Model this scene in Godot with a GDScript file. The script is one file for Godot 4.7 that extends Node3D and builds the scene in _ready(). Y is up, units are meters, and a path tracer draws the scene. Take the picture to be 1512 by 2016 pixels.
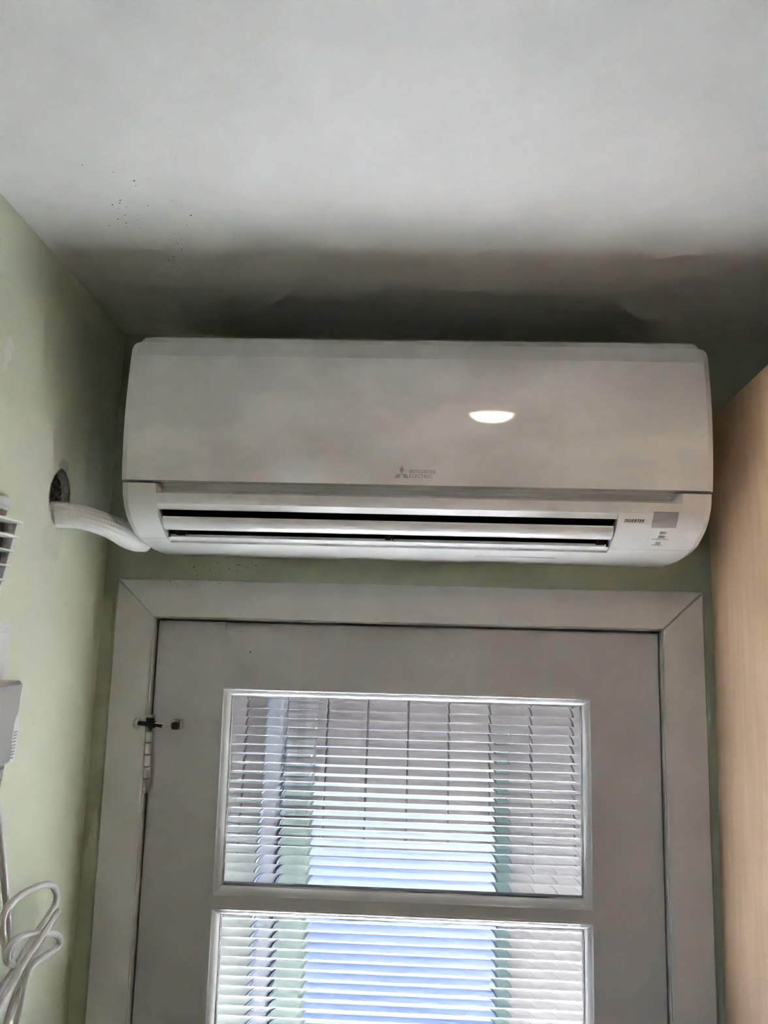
extends Node3D

# ---------------------------------------------------------------- helpers
var taken := {}

func numbered(called: String) -> String:
	var n: int = taken.get(called, 0)
	taken[called] = n + 1
	return called if n == 0 else "%s_%03d" % [called, n]

func st() -> SurfaceTool:
	var s := SurfaceTool.new()
	s.begin(Mesh.PRIMITIVE_TRIANGLES)
	s.set_smooth_group(-1)
	return s

# a, b, c, d run counter-clockwise seen from outside
func tri(s: SurfaceTool, a: Vector3, b: Vector3, c: Vector3) -> void:
	s.add_vertex(a); s.add_vertex(c); s.add_vertex(b)

func quad(s: SurfaceTool, a: Vector3, b: Vector3, c: Vector3, d: Vector3) -> void:
	tri(s, a, b, c); tri(s, a, c, d)

# a convex polygon turned so that it faces away from the point inside
func face_out(s: SurfaceTool, pts: Array, inside: Vector3) -> void:
	var mid := Vector3.ZERO
	var n := Vector3.ZERO
	for i in pts.size():
		var p: Vector3 = pts[i]
		var q: Vector3 = pts[(i + 1) % pts.size()]
		mid += p / pts.size()
		n += p.cross(q)
	var flip: bool = n.dot(mid - inside) < 0.0
	for i in range(1, pts.size() - 1):
		if flip:
			tri(s, pts[0], pts[i + 1], pts[i])
		else:
			tri(s, pts[0], pts[i], pts[i + 1])

# a box with chamfered edges
func cbox(s: SurfaceTool, lo: Vector3, hi: Vector3, ch: float, t := Transform3D()) -> void:
	var c := (lo + hi) / 2.0
	var h := (hi - lo) / 2.0
	ch = minf(ch, 0.49 * minf(h.x, minf(h.y, h.z)) * 2.0)
	ch = minf(ch, 0.95 * minf(h.x, minf(h.y, h.z)))
	var at := func(sg: Array, full: int) -> Vector3:
		var v := Vector3.ZERO
		for k in 3:
			v[k] = c[k] + sg[k] * (h[k] if k == full else h[k] - ch)
		return t * v
	var ins := t * c
	for ax in 3:
		var u := (ax + 1) % 3
		var w := (ax + 2) % 3
		for d in [-1, 1]:
			var pts := []
			for pq in [[-1, -1], [1, -1], [1, 1], [-1, 1]]:
				var g := [0, 0, 0]
				g[ax] = d; g[u] = pq[0]; g[w] = pq[1]
				pts.append(at.call(g, ax))
			face_out(s, pts, ins)
		for a in [-1, 1]:
			for b in [-1, 1]:
				var g0 := [0, 0, 0]
				g0[u] = a; g0[w] = b
				var g1 := g0.duplicate()
				g0[ax] = -1; g1[ax] = 1
				face_out(s, [at.call(g0, u), at.call(g1, u), at.call(g1, w), at.call(g0, w)], ins)
	for a in [-1, 1]:
		for b in [-1, 1]:
			for d in [-1, 1]:
				face_out(s, [at.call([a, b, d], 0), at.call([a, b, d], 1), at.call([a, b, d], 2)], ins)

# polygon (counter-clockwise in the plane of t's x and y) pushed out along t's z from z0 to z1, its front edge chamfered
func prism(s: SurfaceTool, poly: PackedVector2Array, z0: float, z1: float, t := Transform3D(), ch := 0.0, smooth := false) -> void:
	var loops := [[poly, z0]]
	if ch > 0.0:
		loops.append([poly, z1 - ch])
		var inner := PackedVector2Array()
		var n := poly.size()
		for i in n:
			var e0 := (poly[i] - poly[(i + n - 1) % n]).normalized()
			var e1 := (poly[(i + 1) % n] - poly[i]).normalized()
			var n0 := Vector2(-e0.y, e0.x)
			var n1 := Vector2(-e1.y, e1.x)
			var m := (n0 + n1).normalized()
			inner.append(poly[i] + m * ch / maxf(0.3, m.dot(n0)))
		loops.append([inner, z1])
	else:
		loops.append([poly, z1])
	for k in loops.size() - 1:
		var a: PackedVector2Array = loops[k][0]
		var b: PackedVector2Array = loops[k + 1][0]
		var za: float = loops[k][1]
		var zb: float = loops[k + 1][1]
		if smooth:
			s.set_smooth_group(10 + k)
		for i in a.size():
			var j := (i + 1) % a.size()
			quad(s, t * Vector3(a[i].x, a[i].y, za), t * Vector3(a[j].x, a[j].y, za), t * Vector3(b[j].x, b[j].y, zb), t * Vector3(b[i].x, b[i].y, zb))
		s.set_smooth_group(-1)
	for k in [0, loops.size() - 1]:
		var p: PackedVector2Array = loops[k][0]
		var z: float = loops[k][1]
		var ix := Geometry2D.triangulate_polygon(p)
		for i in range(0, ix.size(), 3):
			var A := Vector3(p[ix[i]].x, p[ix[i]].y, z)
			var B := Vector3(p[ix[i + 1]].x, p[ix[i + 1]].y, z)
			var C := Vector3(p[ix[i + 2]].x, p[ix[i + 2]].y, z)
			var up: bool = (B - A).cross(C - A).z > 0.0
			if up == (k != 0):
				tri(s, t * A, t * B, t * C)
			else:
				tri(s, t * A, t * C, t * B)

# profile of (radius, height) spun round t's z
func lathe(s: SurfaceTool, prof: Array, t := Transform3D(), segs := 32, smooth := false) -> void:
	for k in prof.size() - 1:
		s.set_smooth_group(20 if smooth else 20 + k)
		var p: Vector2 = prof[k]
		var q: Vector2 = prof[k + 1]
		for i in segs:
			var a := TAU * i / segs
			var b := TAU * (i + 1) / segs
			if i == segs - 1:
				b = 0.0
			var A := t * Vector3(p.x * cos(a), p.x * sin(a), p.y)
			var B := t * Vector3(p.x * cos(b), p.x * sin(b), p.y)
			var C := t * Vector3(q.x * cos(b), q.x * sin(b), q.y)
			var D := t * Vector3(q.x * cos(a), q.x * sin(a), q.y)
			if p.x > 1e-6:
				tri(s, A, B, C)
			if q.x > 1e-6:
				tri(s, A, C, D)
	s.set_smooth_group(-1)

# z axis of the result points along dir
func aim(at: Vector3, dir: Vector3) -> Transform3D:
	var z := dir.normalized()
	var x := (Vector3.UP if absf(z.y) < 0.9 else Vector3.RIGHT).cross(z).normalized()
	return Transform3D(Basis(x, z.cross(x), z), at)

func smooth_path(pts: Array, per: int) -> Array:
	var out := []
	for i in pts.size() - 1:
		var p0: Vector3 = pts[maxi(i - 1, 0)]
		var p1: Vector3 = pts[i]
		var p2: Vector3 = pts[i + 1]
		var p3: Vector3 = pts[mini(i + 2, pts.size() - 1)]
		for k in per:
			out.append(p1.cubic_interpolate(p2, p0, p3, float(k) / per))
	out.append(pts[-1])
	return out

func tube(s: SurfaceTool, path: Array, r: Callable, segs := 14) -> void:
	var rings := []
	var up := Vector3(0.31, 0.87, 0.38)
	for i in path.size():
		var d: Vector3 = (path[mini(i + 1, path.size() - 1)] - path[maxi(i - 1, 0)]).normalized()
		var x := up.cross(d).normalized()
		up = d.cross(x).normalized()
		var ring := []
		for k in segs:
			var a := TAU * k / segs
			ring.append(path[i] + (x * cos(a) + up * sin(a)) * float(r.call(i, k)))
		rings.append(ring)
	s.set_smooth_group(5)
	for i in rings.size() - 1:
		for k in segs:
			var l := (k + 1) % segs
			quad(s, rings[i][k], rings[i][l], rings[i + 1][l], rings[i + 1][k])
	s.set_smooth_group(-1)
	for e in [0, rings.size() - 1]:
		face_out(s, rings[e], path[1 if e == 0 else e - 1])

func part(called: String, s: SurfaceTool, m: Material, parent: Node3D) -> MeshInstance3D:
	s.generate_normals()
	var o := MeshInstance3D.new()
	o.mesh = s.commit()
	o.material_override = m
	o.name = called
	parent.add_child(o, true)
	return o

func tag(o: Node, label: String, category := "", group := "", kind := "") -> void:
	if label: o.set_meta("label", label)
	if category: o.set_meta("category", category)
	if group: o.set_meta("group", group)
	if kind: o.set_meta("kind", kind)

func thing(called: String, label: String, category: String, at := Vector3.ZERO, turn := Vector3.ZERO, group := "", kind := "") -> Node3D:
	var o := Node3D.new()
	o.name = numbered(called)
	add_child(o)
	o.position = at
	o.rotation = turn
	tag(o, label, category, group, kind)
	return o

func slab(called: String, lo: Vector3, hi: Vector3, m: Material, label: String, category: String, ch := 0.0005) -> MeshInstance3D:
	var s := st()
	cbox(s, lo, hi, ch)
	var o := part(numbered(called), s, m, self)
	tag(o, label, category, "", "structure")
	return o

func rect(x0: float, x1: float, y0: float, y1: float) -> PackedVector2Array:
	return PackedVector2Array([Vector2(x0, y0), Vector2(x1, y0), Vector2(x1, y1), Vector2(x0, y1)])

func round_rect(x0: float, x1: float, y0: float, y1: float, r: float, n := 5) -> PackedVector2Array:
	var p := PackedVector2Array()
	for k in 4:
		var c := Vector2(x1 - r if k in [0, 3] else x0 + r, y1 - r if k < 2 else y0 + r)
		for i in n + 1:
			var a := PI / 2 * (k + float(i) / n)
			p.append(c + Vector2(cos(a), sin(a)) * r)
	return p

# ---------------------------------------------------------------- materials
func noise_tex(freq: float, octaves: int, sd: int, ramp: Gradient = null, side := 256) -> NoiseTexture2D:
	var n := FastNoiseLite.new()
	n.seed = sd
	n.frequency = freq
	n.fractal_octaves = octaves
	var t := NoiseTexture2D.new()
	t.width = side; t.height = side
	t.seamless = true
	t.noise = n
	if ramp:
		t.color_ramp = ramp
	return t

func ramp2(a: Color, b: Color, p := 0.0, q := 1.0) -> Gradient:
	var g := Gradient.new()
	g.offsets = PackedFloat32Array([p, q])
	g.colors = PackedColorArray([a, b])
	return g

func lin(r: float, g: float, b: float) -> Color:
	return Color(r, g, b).linear_to_srgb()

func plain(c: Color, rough := 0.5, spec := 0.5, metal := 0.0) -> StandardMaterial3D:
	var m := StandardMaterial3D.new()
	m.albedo_color = c
	m.roughness = rough
	m.metallic_specular = spec
	m.metallic = metal
	return m

# paint with a faint mottle and roller texture
func paint(c: Color, rough: float, bump: float, mott: float, scale := 6.0) -> StandardMaterial3D:
	var m := plain(Color.WHITE, rough, 0.4)
	m.albedo_texture = noise_tex(0.012, 4, 11, ramp2(c.darkened(mott), c.lightened(mott * 0.5), 0.2, 0.8))
	m.uv1_triplanar = true
	m.uv1_world_triplanar = true
	m.uv1_scale = Vector3.ONE * scale
	if bump > 0.0:
		m.heightmap_enabled = true
		m.heightmap_texture = roller
		m.heightmap_scale = bump
	return m

var roller: NoiseTexture2D
var M := {}

func make_materials() -> void:
	roller = noise_tex(0.09, 3, 5)
	M.ceiling = paint(lin(0.80, 0.80, 0.79), 0.55, 0.0, 0.012)
	M.green = paint(lin(0.46, 0.49, 0.355), 0.5, 0.0, 0.03)  # darker copy of the left wall paint, with the door wall's shade put in
	M.trim = paint(lin(0.56, 0.555, 0.53), 0.38, 0.0, 0.015, 4.0)
	M.door = paint(lin(0.46, 0.46, 0.46), 0.36, 0.0, 0.012, 4.0)
	M.plastic = plain(lin(0.75, 0.75, 0.745), 0.22)
	M.panel = plain(Color.WHITE, 0.06)
	M.panel.albedo_texture = noise_tex(0.006, 4, 3, ramp2(lin(0.70, 0.70, 0.70), lin(0.80, 0.80, 0.80), 0.3, 0.75), 512)
	M.panel.uv1_triplanar = true
	M.panel.uv1_scale = Vector3(1.6, 3.0, 1.6)
	M.dark = plain(lin(0.004, 0.004, 0.0045), 0.8, 0.08)
	M.darkgrey = plain(lin(0.03, 0.03, 0.033), 0.7, 0.2)
	M.vane = plain(lin(0.80, 0.80, 0.80), 0.2)
	M.window = plain(lin(0.36, 0.345, 0.36), 0.18)
	M.print = plain(lin(0.06, 0.06, 0.06), 0.8, 0.1)
	M.logo = plain(lin(0.36, 0.355, 0.35), 0.4)
	M.sticker = plain(lin(0.40, 0.40, 0.385), 0.7, 0.15)
	M.black = plain(lin(0.012, 0.012, 0.013), 0.4)
	M.chrome = plain(lin(0.75, 0.74, 0.72), 0.18, 0.5, 1.0)
	M.bumper = paint(lin(0.55, 0.53, 0.42), 0.6, 0.02, 0.25, 40.0)
	M.cord = plain(lin(0.62, 0.61, 0.58), 0.3)
	M.plug = plain(lin(0.36, 0.35, 0.325), 0.35)  # grey darkened to stand for the plug being lit from behind
	M.white = plain(lin(0.78, 0.78, 0.77), 0.3)
	M.vent_dark = plain(lin(0.16, 0.15, 0.15), 0.6)
	M.plaster = paint(lin(0.62, 0.61, 0.56), 0.9, 0.06, 0.2, 20.0)
	M.cavity = paint(lin(0.30, 0.28, 0.27), 0.95, 0.3, 0.5, 30.0)
	M.foam = paint(lin(0.20, 0.21, 0.25), 0.95, 0.5, 0.5, 30.0)
	M.speck = plain(lin(0.035, 0.022, 0.015), 0.8)
	M.putty = plain(lin(0.36, 0.36, 0.35), 0.5)
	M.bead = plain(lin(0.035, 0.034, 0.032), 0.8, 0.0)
	M.putty_old = plain(lin(0.45, 0.36, 0.20), 0.7)
	M.glass = plain(Color(0.985, 0.995, 0.99, 0.0), 0.02)
	M.glass.refraction_enabled = true
	M.glass.refraction_scale = 0.05
	M.glass.transparency = BaseMaterial3D.TRANSPARENCY_ALPHA
	M.pane = plain(Color(1, 1, 1, 0.03), 0.02)
	M.pane.transparency = BaseMaterial3D.TRANSPARENCY_ALPHA
	# maple: grain runs up and down
	var g := Gradient.new()
	g.offsets = PackedFloat32Array([0.15, 0.45, 0.6, 0.85])
	g.colors = PackedColorArray([lin(0.62, 0.41, 0.255), lin(0.655, 0.44, 0.28), lin(0.67, 0.455, 0.295), lin(0.70, 0.485, 0.325)])
	M.maple = plain(Color.WHITE, 0.38)
	M.maple.albedo_texture = noise_tex(0.02, 5, 21, g, 512)
	M.maple.uv1_triplanar = true
	M.maple.uv1_scale = Vector3(3.2, 0.42, 3.2)
	M.floor = plain(Color.WHITE, 0.35)
	M.floor.albedo_texture = noise_tex(0.02, 5, 33, ramp2(lin(0.13, 0.10, 0.075), lin(0.19, 0.15, 0.115), 0.2, 0.8))
	M.floor.uv1_triplanar = true
	M.floor.uv1_scale = Vector3(4.0, 1.0, 0.5)
	# outdoors
	M.slab = paint(lin(0.50, 0.51, 0.515), 0.9, 0.1, 0.06, 0.7)
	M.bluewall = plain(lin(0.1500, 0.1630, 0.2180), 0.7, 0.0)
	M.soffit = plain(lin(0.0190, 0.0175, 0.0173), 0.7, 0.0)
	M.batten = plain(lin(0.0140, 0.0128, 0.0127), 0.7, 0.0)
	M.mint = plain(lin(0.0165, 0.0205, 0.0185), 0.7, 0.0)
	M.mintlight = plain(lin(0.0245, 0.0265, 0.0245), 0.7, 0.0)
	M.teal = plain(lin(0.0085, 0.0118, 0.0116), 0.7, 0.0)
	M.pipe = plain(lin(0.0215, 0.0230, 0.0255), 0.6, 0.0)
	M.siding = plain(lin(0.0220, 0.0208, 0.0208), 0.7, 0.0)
	M.lamp = plain(Color.WHITE, 0.5)
	M.lamp.emission_enabled = true
	M.lamp.emission = Color(1.0, 0.83, 0.58)
	M.lamp.emission_energy_multiplier = 1.25

# ---------------------------------------------------------------- the place
const LEFT := -0.494          # left wall where it meets the door wall
const LEFT_TURN := 0.0372     # the left wall leans that far towards the room per metre
const CEIL := 2.518
const REAR := 4.2
const RIGHT := 2.2
var on_left: Transform3D      # x out of the wall, y up, z along it

func _ready() -> void:
	# camera
	var cam := Camera3D.new()
	cam.name = "camera"
	cam.fov = 67.31
	cam.near = 0.02
	cam.transform = Transform3D(Basis(Vector3(0.99880, 0.03108, -0.03834), Vector3(-0.02508, 0.98877, 0.14732), Vector3(0.04249, -0.14618, 0.98834)).orthonormalized(), Vector3(0.01173, 2.03789, 1.23929))
	add_child(cam)
	cam.current = true
	# sky and exposure
	var env := Environment.new()
	env.background_mode = Environment.BG_SKY
	var sky := Sky.new()
	var sm := ProceduralSkyMaterial.new()
	sm.sky_top_color = Color(0.55, 0.68, 0.86)
	sm.sky_horizon_color = Color(0.84, 0.88, 0.93)
	sm.ground_bottom_color = Color(0.5, 0.5, 0.49)
	sm.ground_horizon_color = Color(0.7, 0.72, 0.73)
	sm.sky_energy_multiplier = 0.85
	sm.ground_energy_multiplier = 0.5
	sky.sky_material = sm
	env.sky = sky
	env.ambient_light_source = Environment.AMBIENT_SOURCE_SKY
	env.tonemap_mode = Environment.TONE_MAPPER_LINEAR
	env.tonemap_exposure = 13.0
	env.sdfgi_enabled = true
	env.ssao_enabled = true
	env.ssil_enabled = true
	var we := WorldEnvironment.new()
	we.name = "world_environment"
	we.environment = env
	add_child(we)
	# sun: from the right along the door wall, so that it lights the concrete outside and not the room
	var sun := DirectionalLight3D.new()
	sun.name = "sun"
	sun.light_color = Color(0.97, 0.965, 1.0)
	sun.light_energy = 46.0
	sun.light_angular_distance = 0.6
	sun.shadow_enabled = true
	sun.look_at_from_position(Vector3.ZERO, Vector3(-0.80, -0.60, -0.02), Vector3.UP)
	add_child(sun)

	make_materials()
	on_left = Transform3D(Basis(Vector3(1, 0, -LEFT_TURN).normalized(), Vector3.UP, Vector3(LEFT_TURN, 0, 1).normalized()), Vector3(LEFT, 0, 0))
	build_room()
	build_outside()
	build_door()
	build_casing()
	build_cabinet()
	build_air_conditioner()
	build_hose()
	build_vent()
	build_socket_and_cord()
	build_door_stop()
	build_lights()

func left_texture() -> ImageTexture:
	# sage paint with the paler, patched plaster smears round the pipe hole; covers z 0..1 and y 1.5..2.5
	var n := FastNoiseLite.new()
	n.seed = 4; n.frequency = 0.02; n.fractal_octaves = 4
	var side := 384
	var im := Image.create(side, side, false, Image.FORMAT_RGB8)
	var base := Color(0.665, 0.695, 0.535)
	var pale := Color(0.68, 0.70, 0.585)
	var white := Color(0.78, 0.79, 0.72)
	var blobs := [[0.265, 2.245, 0.075, 0.10], [0.245, 2.10, 0.06, 0.09], [0.235, 2.01, 0.05, 0.06], [0.27, 2.18, 0.05, 0.06]]
	for j in side:
		for i in side:
			var z := (i + 0.5) / side
			var y := 2.5 - (j + 0.5) / side
			var v := n.get_noise_2d(i * 1.0, j * 1.0)
			var k := 0.0
			for b in blobs:
				var d: float = Vector2((z - b[0]) / b[2], (y - b[1]) / b[3]).length() + v * 0.9
				k = maxf(k, clampf((1.1 - d) * 1.6, 0.0, 1.0))
			var c := base.lerp(pale, k)
			var w := Vector2((z - 0.372) / 0.012, (y - 2.345 + (z - 0.372) * 0.8) / 0.017).length() + n.get_noise_2d(i * 4.0, j * 4.0) * 1.6
			c = c.lerp(white, clampf((1.0 - w) * 3.0, 0.0, 0.8))
			var dust := Vector2((z - 0.193) / 0.016, (y - 2.243) / 0.011).length() + v * 1.0
			c = c.lerp(Color(0.30, 0.29, 0.24), clampf((1.0 - dust) * 1.5, 0.0, 0.6))
			var soil := Vector2((z - 0.20) / 0.03, (y - 2.14) / 0.03).length() + v * 1.0
			c = c.lerp(Color(0.42, 0.38, 0.30), clampf((1.0 - soil) * 0.8, 0.0, 0.2))
			c = c * (1.0 + v * 0.035)
			im.set_pixel(i, j, c.linear_to_srgb())
	return ImageTexture.create_from_image(im)

func specks(called: String, n: Vector3, list: Array, flat: Callable, parent: Node3D, sd: int) -> void:
	var s := st()
	var rng := RandomNumberGenerator.new()
	rng.seed = sd
	for e in list:
		var c: Vector3 = flat.call(e[0], e[1])
		var r := rng.randf_range(0.0005, 0.0011)
		var t := aim(c, n)
		t = t.rotated_local(Vector3.BACK, rng.randf() * TAU)
		t = t.scaled_local(Vector3(r * rng.randf_range(0.8, 1.5), r, r))
		lathe(s, [Vector2(1.0, -0.1), Vector2(0.8, 0.3), Vector2(0, 0.45)], t, 6)
	var o := part(called, s, M.speck, parent)
	o.set_meta("kind", "stuff")

func build_room() -> void:
	# ceiling, floor
	var c := slab("ceiling", Vector3(-0.8, CEIL, -0.12), Vector3(RIGHT + 0.15, CEIL + 0.14, REAR + 0.15), M.ceiling, "smooth white painted ceiling, shadowed above the air conditioner", "ceiling")
	var A := [[-0.357, 0.489], [-0.328, 0.476], [-0.311, 0.46], [-0.313, 0.45], [-0.342, 0.42], [-0.345, 0.414], [-0.355, 0.41], [-0.34, 0.405], [-0.351, 0.402], [-0.333, 0.388], [-0.349, 0.387], [-0.361, 0.378], [-0.338, 0.376], [-0.354, 0.369], [-0.378, 0.362], [-0.358, 0.359], [-0.341, 0.356]]
	var B := [[-0.268, 0.388], [-0.28, 0.365], [-0.28, 0.42], [-0.313, 0.409], [-0.313, 0.328], [-0.305, 0.323], [-0.305, 0.318], [-0.298, 0.329], [-0.305, 0.303], [-0.372, 0.296], [-0.322, 0.282], [-0.327, 0.271], [-0.332, 0.271], [-0.329, 0.264], [-0.324, 0.252], [-0.332, 0.253], [0.275, 0.70]]
	A.append_array(B)
	specks("specks", Vector3.DOWN, A, func(a, b): return Vector3(a, CEIL, b), c, 8)
	slab("floor", Vector3(-0.8, -0.12, -0.12), Vector3(RIGHT + 0.15, 0.0, REAR + 0.15), M.floor, "brown wooden kitchen floor below the frame", "floor")
	# door wall round the opening
	var w := thing("wall_back", "sage green wall around the white glazed door and behind the air conditioner", "wall", Vector3.ZERO, Vector3.ZERO, "", "structure")
	var s := st()
	cbox(s, Vector3(-0.62, 0, -0.12), Vector3(-0.43, CEIL, 0), 0.0003)
	cbox(s, Vector3(0.43, 0, -0.12), Vector3(RIGHT + 0.15, CEIL, 0), 0.0003)
	cbox(s, Vector3(-0.43, 2.07, -0.12), Vector3(0.43, CEIL, 0), 0.0003)
	part("plaster", s, M.green, w)
	var S := [[-0.349, 2.122], [-0.332, 2.126], [-0.347, 2.124], [-0.294, 2.13], [-0.277, 2.128], [-0.273, 2.128], [-0.278, 2.118], [-0.247, 2.128], [-0.234, 2.128], [-0.342, 2.11], [-0.345, 2.118], [-0.31, 2.131], [-0.366, 2.142], [0.428, 2.132], [-0.262, 2.125], [-0.322, 2.119], [-0.29, 2.121]]
	specks("specks", Vector3.BACK, S, func(a, b): return Vector3(a, b, 0.0), w, 9)
	# left wall with the pipe hole and, behind the camera, a window
	var m: StandardMaterial3D = plain(Color.WHITE, 0.5, 0.4)
	m.albedo_texture = left_texture()
	m.texture_repeat = false
	var lw := thing("wall_left", "sage green wall on the left with a round pipe hole and patched plaster", "wall", Vector3.ZERO, Vector3.ZERO, "", "structure")
	lw.transform = on_left
	s = st()
	var put := func(y: float, z: float, x := 0.0) -> void:
		s.set_uv(Vector2(z, 2.5 - y))
		s.add_vertex(Vector3(x, y, z))
	var rect_at := func(z0: float, z1: float, y0: float, y1: float) -> void:
		for v in [[y0, z0], [y1, z1], [y0, z1], [y0, z0], [y1, z0], [y1, z1]]:
			put.call(v[0], v[1])
	var hz := 0.199
	var hy := 2.1995
	var h := 0.09
	for r in [[-0.02, hz - h, 0.0, CEIL], [hz - h, hz + h, 0.0, hy - h], [hz - h, hz + h, hy + h, CEIL], [hz + h, 1.5, 0.0, CEIL], [1.5, 2.6, 0.0, 1.25], [1.5, 2.6, 2.32, CEIL], [2.6, REAR + 0.1, 0.0, CEIL]]:
		rect_at.call(r[0], r[1], r[2], r[3])
	var N := 48
	var rim := func(k: int) -> Vector2:   # (z, y) of the ragged hole
		var a := TAU * k / N
		return Vector2(hz + (0.0335 + 0.0008 * sin(3.0 * a + 1.0)) * cos(a), hy + (0.0405 + 0.001 * sin(5.0 * a)) * sin(a))
	var outer := func(k: int) -> Vector2:
		var a := TAU * k / N
		var d := Vector2(cos(a), sin(a))
		return Vector2(hz, hy) + d * h / maxf(absf(d.x), absf(d.y))
	for k in N:
		var a: Vector2 = rim.call(k)
		var b: Vector2 = rim.call((k + 1) % N)
		var oa: Vector2 = outer.call(k)
		var ob: Vector2 = outer.call((k + 1) % N)
		for v in [a, ob, oa, a, b, ob]:
			put.call(v.y, v.x)
	part("plaster", s, m, lw)
	# thickness of the wall behind its face
	s = st()
	cbox(s, Vector3(-0.16, 0, -0.1), Vector3(-0.13, CEIL, 1.5), 0.0005)
	cbox(s, Vector3(-0.16, 0, 1.5), Vector3(-0.002, 1.25, 2.6), 0.0005)
	cbox(s, Vector3(-0.16, 2.32, 1.5), Vector3(-0.002, CEIL, 2.6), 0.0005)
	cbox(s, Vector3(-0.16, 0, 2.6), Vector3(-0.002, CEIL, REAR + 0.1), 0.0005)
	cbox(s, Vector3(-0.13, 0, 1.44), Vector3(-0.002, CEIL, 1.5), 0.0005)
	part("studwork", s, M.plaster, lw)
	s = st()
	for k in N:
		var a: Vector2 = rim.call(k)
		var b: Vector2 = rim.call((k + 1) % N)
		quad(s, Vector3(0, b.y, b.x), Vector3(0, a.y, a.x), Vector3(-0.012, a.y, a.x), Vector3(-0.012, b.y, b.x))
		var c1 := Vector2(hz, hy)
		var p := [c1 + (a - c1) * 1.0, c1 + (a - c1) * 1.035, c1 + (b - c1) * 1.035, c1 + (b - c1) * 1.0]
		quad(s, Vector3(0.0011, p[3].y, p[3].x), Vector3(0.0011, p[0].y, p[0].x), Vector3(0.0001, p[1].y, p[1].x), Vector3(0.0001, p[2].y, p[2].x))
		quad(s, Vector3(0.0011, p[0].y, p[0].x), Vector3(0.0011, p[3].y, p[3].x), Vector3(-0.003, p[3].y, p[3].x), Vector3(-0.003, p[0].y, p[0].x))
	tag(part("hole_rim", s, M.plaster, lw), "chalky plaster rim of the pipe hole")
	s = st()
	for k in N:
		var a: Vector2 = rim.call(k)
		var b: Vector2 = rim.call((k + 1) % N)
		quad(s, Vector3(-0.012, b.y, b.x), Vector3(-0.012, a.y, a.x), Vector3(-0.10, a.y, a.x), Vector3(-0.10, b.y, b.x))
	cbox(s, Vector3(-0.11, hy - 0.06, hz - 0.06), Vector3(-0.10, hy + 0.06, hz + 0.06), 0.001)
	cbox(s, Vector3(-0.08, hy - 0.05, hz - 0.034), Vector3(-0.03, hy + 0.05, hz - 0.022), 0.003)
	part("hole_lining", s, M.cavity, lw)
	s = st()
	lathe(s, [Vector2(0, -0.09), Vector2(0.016, -0.09), Vector2(0.016, -0.015), Vector2(0.012, -0.008), Vector2(0, -0.008)], aim(Vector3(0, hy + 0.004, hz + 0.014), Vector3(1, 0.1, 0)), 16, true)
	part("pipe_insulation", s, M.foam, lw)
	# window behind the camera in the left wall
	var win := thing("window_1", "white framed kitchen window in the green left wall behind the camera", "window", Vector3.ZERO, Vector3.ZERO, "", "structure")
	win.transform = on_left
	s = st()
	for b in [[1.5, 1.55, 1.25, 2.32], [2.55, 2.6, 1.25, 2.32], [2.03, 2.07, 1.25, 2.32], [1.5, 2.6, 1.25, 1.30], [1.5, 2.6, 2.27, 2.32]]:
		cbox(s, Vector3(-0.10, b[2], b[0]), Vector3(-0.05, b[3], b[1]), 0.003)
	part("window_frame", s, M.white, win)
	for z in [1.79, 2.31]:
		s = st()
		quad(s, Vector3(-0.075, 1.30, z + 0.24), Vector3(-0.075, 1.30, z - 0.24), Vector3(-0.075, 2.27, z - 0.24), Vector3(-0.075, 2.27, z + 0.24))
		part("pane", s, M.pane, win)
	# the rest of the room
	slab("wall_rear", Vector3(-0.8, 0, REAR), Vector3(RIGHT + 0.15, CEIL, REAR + 0.12), M.green, "sage green wall behind the camera", "wall")
	slab("wall_right", Vector3(RIGHT, 0, -0.1), Vector3(RIGHT + 0.12, CEIL, REAR + 0.1), M.green, "sage green wall beyond the wooden cabinet", "wall")

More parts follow.
